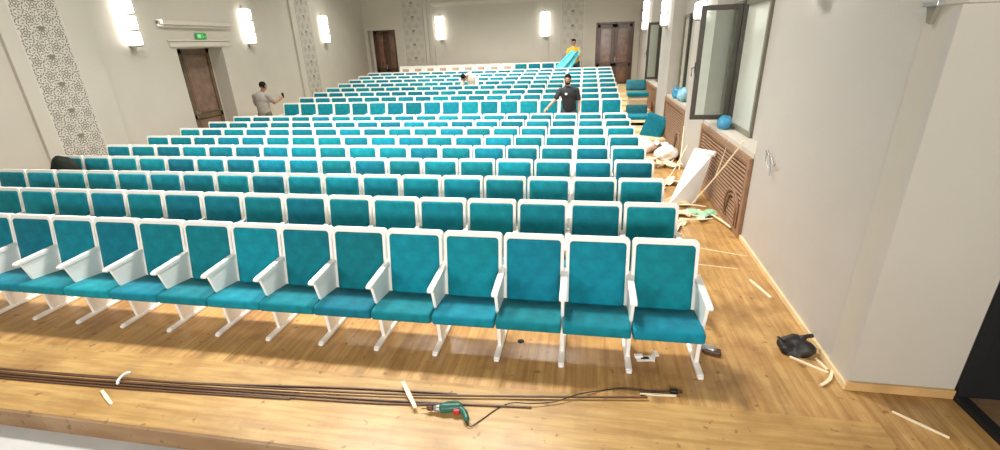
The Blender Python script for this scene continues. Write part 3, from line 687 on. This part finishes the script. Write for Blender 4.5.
# teal seat parts and carton waiting in the aisle
def cushion_thing(name, loc, rot, w_, h, th, label, m='teal_d', cat='cushion', group='loose teal cushions in the right aisle'):
    e = empty(name, loc, label, cat, group); e.rotation_euler = rot
    b = BM(); cushion(b, w_, h, .04, th, .02, Matrix.Translation((0, 0, h/2))); obj('upholstery', b, M[m], e, True)
    b = BM(); prism(b, rrect(w_-.03, h-.03, .03, 3, 0, h/2), 'y', 0, .015); obj('backing_board', b, M['frame'], e)
    return e
cushion_thing('loose_cushion', (1.78, 13.0, 0), (math.radians(-14), math.radians(14), math.radians(-38)), .60, .66, .09, 'teal cushion leaning on edge against the second grille', 'teal')
def stack_box(name, x, y, z, sx, sy, sz, m, label, cat='seat part', bev=.02):
    e = empty(name, (x, y, z), label, cat, 'stacked cartons and teal cushions by the far window')
    b = BM(); box(b, -sx/2, sx/2, -sy/2, sy/2, 0, sz, bev); obj('body', b, m, e, True)
    return e
e = stack_box('stacked_cushion', 1.62, 14.25, .365, .66, .60, .10, M['teal'], 'teal seat cushion lying lowest, in front of the carton stack'); 
cushion_thing('loose_cushion', (1.55, 14.62, .34), (math.radians(-12), 0, 0), .62, .36, .10, 'dark teal cushion standing against the carton, lowest in the stack')
e = empty('carton', (1.60, 15.15, .30), 'open brown cardboard carton between teal cushions by the far window', 'box')
b = BM(); box(b, -.27, .27, -.22, .22, 0, .60, .006); obj('carton_body', b, M['carton'], e)
b = BM(); box(b, -.28, .28, -.228, -.222, .50, .56); obj('tape', b, M['paper'], e)
e = stack_box('stacked_cushion', 1.60, 15.15, .905, .62, .55, .11, M['teal'], 'teal cushion on top of the brown carton')
cushion_thing('loose_cushion', (1.58, 15.5, 1.02), (math.radians(-30), 0, 0), .6, .34, .09, 'topmost teal cushion tilted on the carton stack', 'teal_d')
b = BM(); box(b, 1.15, 2.1, 13.9, 15.6, .09, .30, .01); box(b, 1.15, 2.1, 13.9, 14.5, .2, .36, .01)
tag(obj('packing_crate', b, M['strip']), 'low pale crate carrying the cushions and carton by the far window', 'crate')
# dark sack by the left wall and white bundle
sk = lump('dark_sack', (-8.70, 6.24, .42), (.29, .15, .42), M['sack'], 'big dark rounded sack bulging up at left wall, fourth row end seat', 'sack', 31, .06)
lump('white_bundle', (-8.75, 11.35, .62), (.17, .14, .24), M['white'], 'white crumpled bundle behind the ninth row near the man in grey', 'bundle', 32, .25)
b = BM(); box(b, -8.95, -8.55, 11.25, 11.5, 0, .62, .01)
tag(obj('low_stool', b, M['frame']), 'white low box carrying the white bundle behind the ninth row', 'box')

# ------------------------------------------------------------------ people
def remesh(o, vox, sm=4):
    m = o.modifiers.new('remesh', 'REMESH'); m.mode = 'VOXEL'; m.voxel_size = vox; m.use_smooth_shade = True
    s2 = o.modifiers.new('smooth', 'SMOOTH'); s2.iterations = sm; s2.factor = .5
    return o
def head(b, c, R, s=1):
    """continuous head; R turns the face (-y local)"""
    def at(x, y, z): return Vector(c)+R @ Vector((x*s, y*s, z*s))
    R4 = R
    ell(b, at(0, .008, .03), (.074*s, .092*s, .088*s), R4); ell(b, at(0, -.022, -.035), (.056*s, .066*s, .078*s), R4)
    ell(b, at(0, -.045, -.085), (.030*s, .030*s, .025*s), R4)
    capsule(b, at(0, -.088, .022), at(0, -.104, -.022), .009*s, .014*s, 8)
    for sx in (-1, 1): ell(b, at(sx*.076, .005, -.002), (.010*s, .020*s, .032*s), R4, 10, 8)
    ell(b, at(0, -.078, .035), (.045*s, .014*s, .010*s), R4, 10, 6)
def face_parts(root, c, R, beard=False, hair_m='hair'):
    def at(x, y, z): return Vector(c)+R @ Vector((x, y, z))
    for sx in (-1, 1):
        b = BM(); ell(b, at(sx*.029, -.080, .012), (.013, .008, .008), R, 8, 6); obj('eye', b, M['eye'], root, True)
    b = BM(); ell(b, at(0, -.090, -.052), (.024, .008, .008), R, 10, 6); obj('mouth', b, M['lip'], root, True)
    b = BM(); ell(b, at(0, .018, .050), (.083, .098, .084), R); 
    for sx in (-1, 1): ell(b, at(sx*.062, .03, .005), (.022, .05, .055), R)
    o = remesh(obj('hair', b, M[hair_m], root, True), .011, 2)
    if beard:
        b = BM(); ell(b, at(0, -.040, -.085), (.050, .050, .036), R); 
        for sx in (-1, 1): capsule(b, at(sx*.058, -.01, -.01), at(sx*.046, -.045, -.075), .016, .022)
        capsule(b, at(-.028, -.088, -.034), at(.028, -.088, -.034), .008, .008)
        remesh(obj('beard', b, M[hair_m], root, True), .009, 2)
def hand(b, w_, d, n, side=1, curl=.5, s=1):
    """w_: wrist, d: direction of fingers, n: palm normal"""
    w_ = Vector(w_); d = Vector(d).normalized(); n = Vector(n); n = (n-n.dot(d)*d).normalized(); a = d.cross(n)*side
    ell_r = Matrix((a, n, d)).transposed()
    ell(b, w_+d*.05*s, (.040*s, .016*s, .052*s), ell_r, 12, 8)
    for k, (off, L) in enumerate(((-.030, .068), (-.010, .078), (.010, .073), (.029, .056))):
        p0 = w_+d*.088*s+a*off*s; p1 = p0+(d*math.cos(curl)+n*math.sin(curl))*L*.5*s; p2 = p1+(d*math.cos(curl*2)+n*math.sin(curl*2))*L*.5*s
        capsule(b, p0, p1, .0095*s, .0088*s, 8); capsule(b, p1, p2, .0088*s, .0075*s, 8)
    t0 = w_+d*.03*s-a*.030*s; t1 = t0+(d*.7-a*.6+n*.3).normalized()*.04*s; t2 = t1+(d*.9-a*.15+n*.4).normalized()*.032*s
    capsule(b, t0, t1, .013*s, .011*s, 8); capsule(b, t1, t2, .011*s, .009*s, 8)
def person(loc, label, J, mats, beard=False, face_rz=0, tilt=0, rz=0, sleeve='short', group=None, vox=.012):
    root = empty('person', loc, label, 'person', group, rz)
    sk_, sh_, tr_ = mats; V_ = {k: Vector(v) for k, v in J.items()}
    R = Matrix.Rotation(face_rz, 3, 'Z') @ Matrix.Rotation(tilt, 3, 'X')
    b = BM(); hc = V_['head']; head(b, hc, R)
    capsule(b, V_['neck'], hc-R @ Vector((0, -.01, .05)), .055, .052)
    capsule(b, V_['chest'], V_['neck'], .12, .06); capsule(b, V_['hip'], V_['chest'], .11, .11)
    for s in 'LR':
        sg = 1 if s == 'L' else -1
        capsule(b, V_['chest']+(V_['sh'+s]-V_['chest'])*.3, V_['sh'+s], .08, .058); capsule(b, V_['sh'+s], V_['el'+s], .050, .040); capsule(b, V_['el'+s], V_['wr'+s], .040, .026)
        hand(b, V_['wr'+s], V_['hd'+s], V_['hn'+s], sg)
        capsule(b, V_['hip'], V_['hj'+s], .11, .095); capsule(b, V_['hj'+s], V_['kn'+s], .09, .060); capsule(b, V_['kn'+s], V_['an'+s], .058, .036)
    remesh(obj('body', b, M[sk_], root, True), .010, 3)
    # shirt
    b = BM(); up = (V_['chest']-V_['hip']).normalized(); ax = (V_['shL']-V_['shR']).normalized(); fw = ax.cross(up).normalized(); RM = Matrix((ax, fw, up)).transposed()
    half = (V_['shL']-V_['shR']).length/2
    ell(b, V_['chest']+up*.02, (half*.98, .155, .22), RM); ell(b, (V_['chest']+V_['hip'])/2, (half*.90, .165, .30), RM); ell(b, V_['hip']+up*.02, (half*.90, .160, .18), RM)
    capsule(b, V_['chest']+up*.12, V_['neck']-up*.035, .10, .068)
    for s in 'LR':
        sh = V_['sh'+s]; el = V_['el'+s]; capsule(b, V_['chest']+(sh-V_['chest'])*.5+up*.05, sh, .085, .068)
        if sleeve == 'short': capsule(b, sh, sh+(el-sh)*.72, .068, .064)
        else: capsule(b, sh, el, .066, .054); capsule(b, el, el+(V_['wr'+s]-el)*.85, .054, .042)
    remesh(obj('shirt', b, M[sh_], root, True), .013, 4)
    b = BM(); ell(b, V_['hip']-up*.03, (half*.84, .135, .13), RM)
    for s in 'LR':
        capsule(b, V_['hj'+s], V_['kn'+s], .108, .082); capsule(b, V_['kn'+s], V_['an'+s]+(V_['kn'+s]-V_['an'+s])*.08, .080, .062)
    remesh(obj('trousers', b, M[tr_], root, True), .014, 4)
    for s in 'LR':
        b = BM(); a = V_['an'+s]; f = Vector((0, -1, 0)) if face_rz == 0 else Matrix.Rotation(face_rz, 3, 'Z') @ Vector((0, -1, 0))
        z = Vector((0, 0, .045-a.z)); capsule(b, a+z-f*.05, a+z+f*.13, .043, .040); capsule(b, a+z, a, .042, .045)
        for v in b.verts: v.co.z = max(v.co.z, .0)
        remesh(obj('shoe', b, M['shoe'], root, True), .011, 3)
    face_parts(root, hc, R, beard)
    return root
# man in black T-shirt in the cross aisle, facing the camera, one hand on the seat back in front
p2 = person((-.40, 11.95, 0), 'bearded man in black T-shirt standing in the cross aisle between seat blocks', dict(
    head=(-.02, -.05, 1.68), neck=(0, 0, 1.51), chest=(0, .0, 1.30), hip=(.03, .03, .98),
    shL=(.20, .02, 1.42), elL=(.27, .02, 1.14), wrL=(.27, -.06, .91), hdL=(0, -.15, -1), hnL=(-1, 0, 0),
    shR=(-.20, -.02, 1.42), elR=(-.34, -.12, 1.19), wrR=(-.50, -.32, 1.04), hdR=(-.6, -.75, -.45), hnR=(0, -.3, -1),
    hjL=(.11, .02, .92), knL=(.12, -.02, .50), anL=(.12, .06, .09), hjR=(-.08, .02, .92), knR=(-.10, -.10, .50), anR=(-.12, -.06, .09)),
    ('skin', 'shirt_b', 'trouser'), beard=True, tilt=.12, face_rz=-.12)
b = BM(); ell(b, (-.05, -.165, 1.345), (.034, .012, .028), u=10, v=6); obj('chest_badge', b, M['white'], p2, True)
# man in grey shirt by the left wall, back to the camera, phone in raised right hand
p1 = person((-8.98, 12.0, 0), 'person in grey shirt standing with back turned by the left wall', dict(
    head=(.09, .06, 1.67), neck=(.04, .02, 1.50), chest=(0, .0, 1.30), hip=(.0, 0, .98),
    shL=(-.21, .0, 1.42), elL=(-.27, .06, 1.16), wrL=(-.22, .24, 1.02), hdL=(.2, 1, -.1), hnL=(1, 0, 0),
    shR=(.21, .0, 1.42), elR=(.26, .14, 1.20), wrR=(.34, .30, 1.27), hdR=(.6, .5, .6), hnR=(0, 1, .2),
    hjL=(-.10, .0, .92), knL=(-.11, .03, .50), anL=(-.11, -.04, .09), hjR=(.10, .0, .92), knR=(.11, .03, .50), anR=(.11, -.04, .09)),
    ('skin_d', 'shirt_g', 'trouser_k'), face_rz=math.pi-.3)
b = BM(); box(b, -8.60, -8.53, 12.375, 12.39, 1.31, 1.45, .004); e = obj('mobile_phone', b, M['blackm']); tag(e, 'small dark phone held out by the person in grey shirt', 'phone')
# person in yellow at the back carrying cloth
p3 = person((-.50, 20.25, ROWZ[18]), 'person in yellow top and dark trousers by the back wall lattice', dict(
    head=(0, -.02, 1.72), neck=(0, 0, 1.55), chest=(0, .0, 1.34), hip=(.05, .03, 1.0),
    shL=(.20, .02, 1.46), elL=(.24, -.08, 1.20), wrL=(.10, -.28, 1.14), hdL=(-1, -.3, 0), hnL=(0, 0, -1),
    shR=(-.20, .02, 1.46), elR=(-.28, -.10, 1.24), wrR=(-.16, -.30, 1.16), hdR=(.6, -.6, -.2), hnR=(0, 0, -1),
    hjL=(.15, .02, .94), knL=(.17, -.02, .51), anL=(.17, .04, .09), hjR=(-.06, .02, .94), knR=(-.06, -.02, .51), anR=(-.06, .04, .09)),
    ('skin', 'shirt_y', 'trouser'), tilt=.15)
# big turquoise cloth carried by that person
b = BM(); nx, ny = 16, 14; T = []; B_ = []
for i in range(nx):
    for j in range(ny):
        u = i/(nx-1); v = j/(ny-1)
        x = -.05-.62*v*1.0+(u-.5)*(.40+.40*v); z = 2.16-v*.85+.03*math.sin(9*u+2*v); y = 19.72-.16*math.sin(math.pi*u)-.06*math.sin(13*u+3*v)-.22*v
        x = -.42+(x+.05); T.append(b.verts.new((x, y, z))); B_.append(b.verts.new((x, y+.05, z-.01)))
for i in range(nx-1):
    for j in range(ny-1):
        q = [i*ny+j, (i+1)*ny+j, (i+1)*ny+j+1, i*ny+j+1]; b.faces.new([T[k] for k in q]); b.faces.new([B_[k] for k in q][::-1])
edge = [(i, 0) for i in range(nx)]+[(nx-1, j) for j in range(1, ny)]+[(i, ny-1) for i in range(nx-2, -1, -1)]+[(0, j) for j in range(ny-2, 0, -1)]
for (i, j), (k, l) in zip(edge, edge[1:]+edge[:1]): b.faces.new((T[i*ny+j], T[k*ny+l], B_[k*ny+l], B_[i*ny+j]))
tag(obj('folded_cloth', b, M['sheet'], None, True), 'large turquoise cloth held up by the person in yellow', 'cloth')
# person bent over among the rear rows
p4 = person((-3.95, 16.12, ROWZ[13]), 'person in off-white shirt bending down among the rear rows', dict(
    head=(-.10, -.34, 1.22), neck=(.02, -.20, 1.27), chest=(.10, -.06, 1.15), hip=(.16, .12, .84),
    shL=(.30, -.10, 1.18), elL=(.34, -.26, .94), wrL=(.16, -.40, .84), hdL=(-.6, -.4, -.5), hnL=(-1, 0, 0),
    shR=(-.10, -.14, 1.20), elR=(-.20, -.32, .96), wrR=(-.08, -.42, .84), hdR=(.5, -.4, -.5), hnR=(1, 0, 0),
    hjL=(.24, .16, .76), knL=(.22, -.08, .44), anL=(.22, .12, .09), hjR=(.06, .16, .76), knR=(.02, -.08, .44), anR=(.02, .12, .09)),
    ('skin_d', 'shirt_w', 'trouser_k'), tilt=.95, face_rz=-.2, sleeve='long')
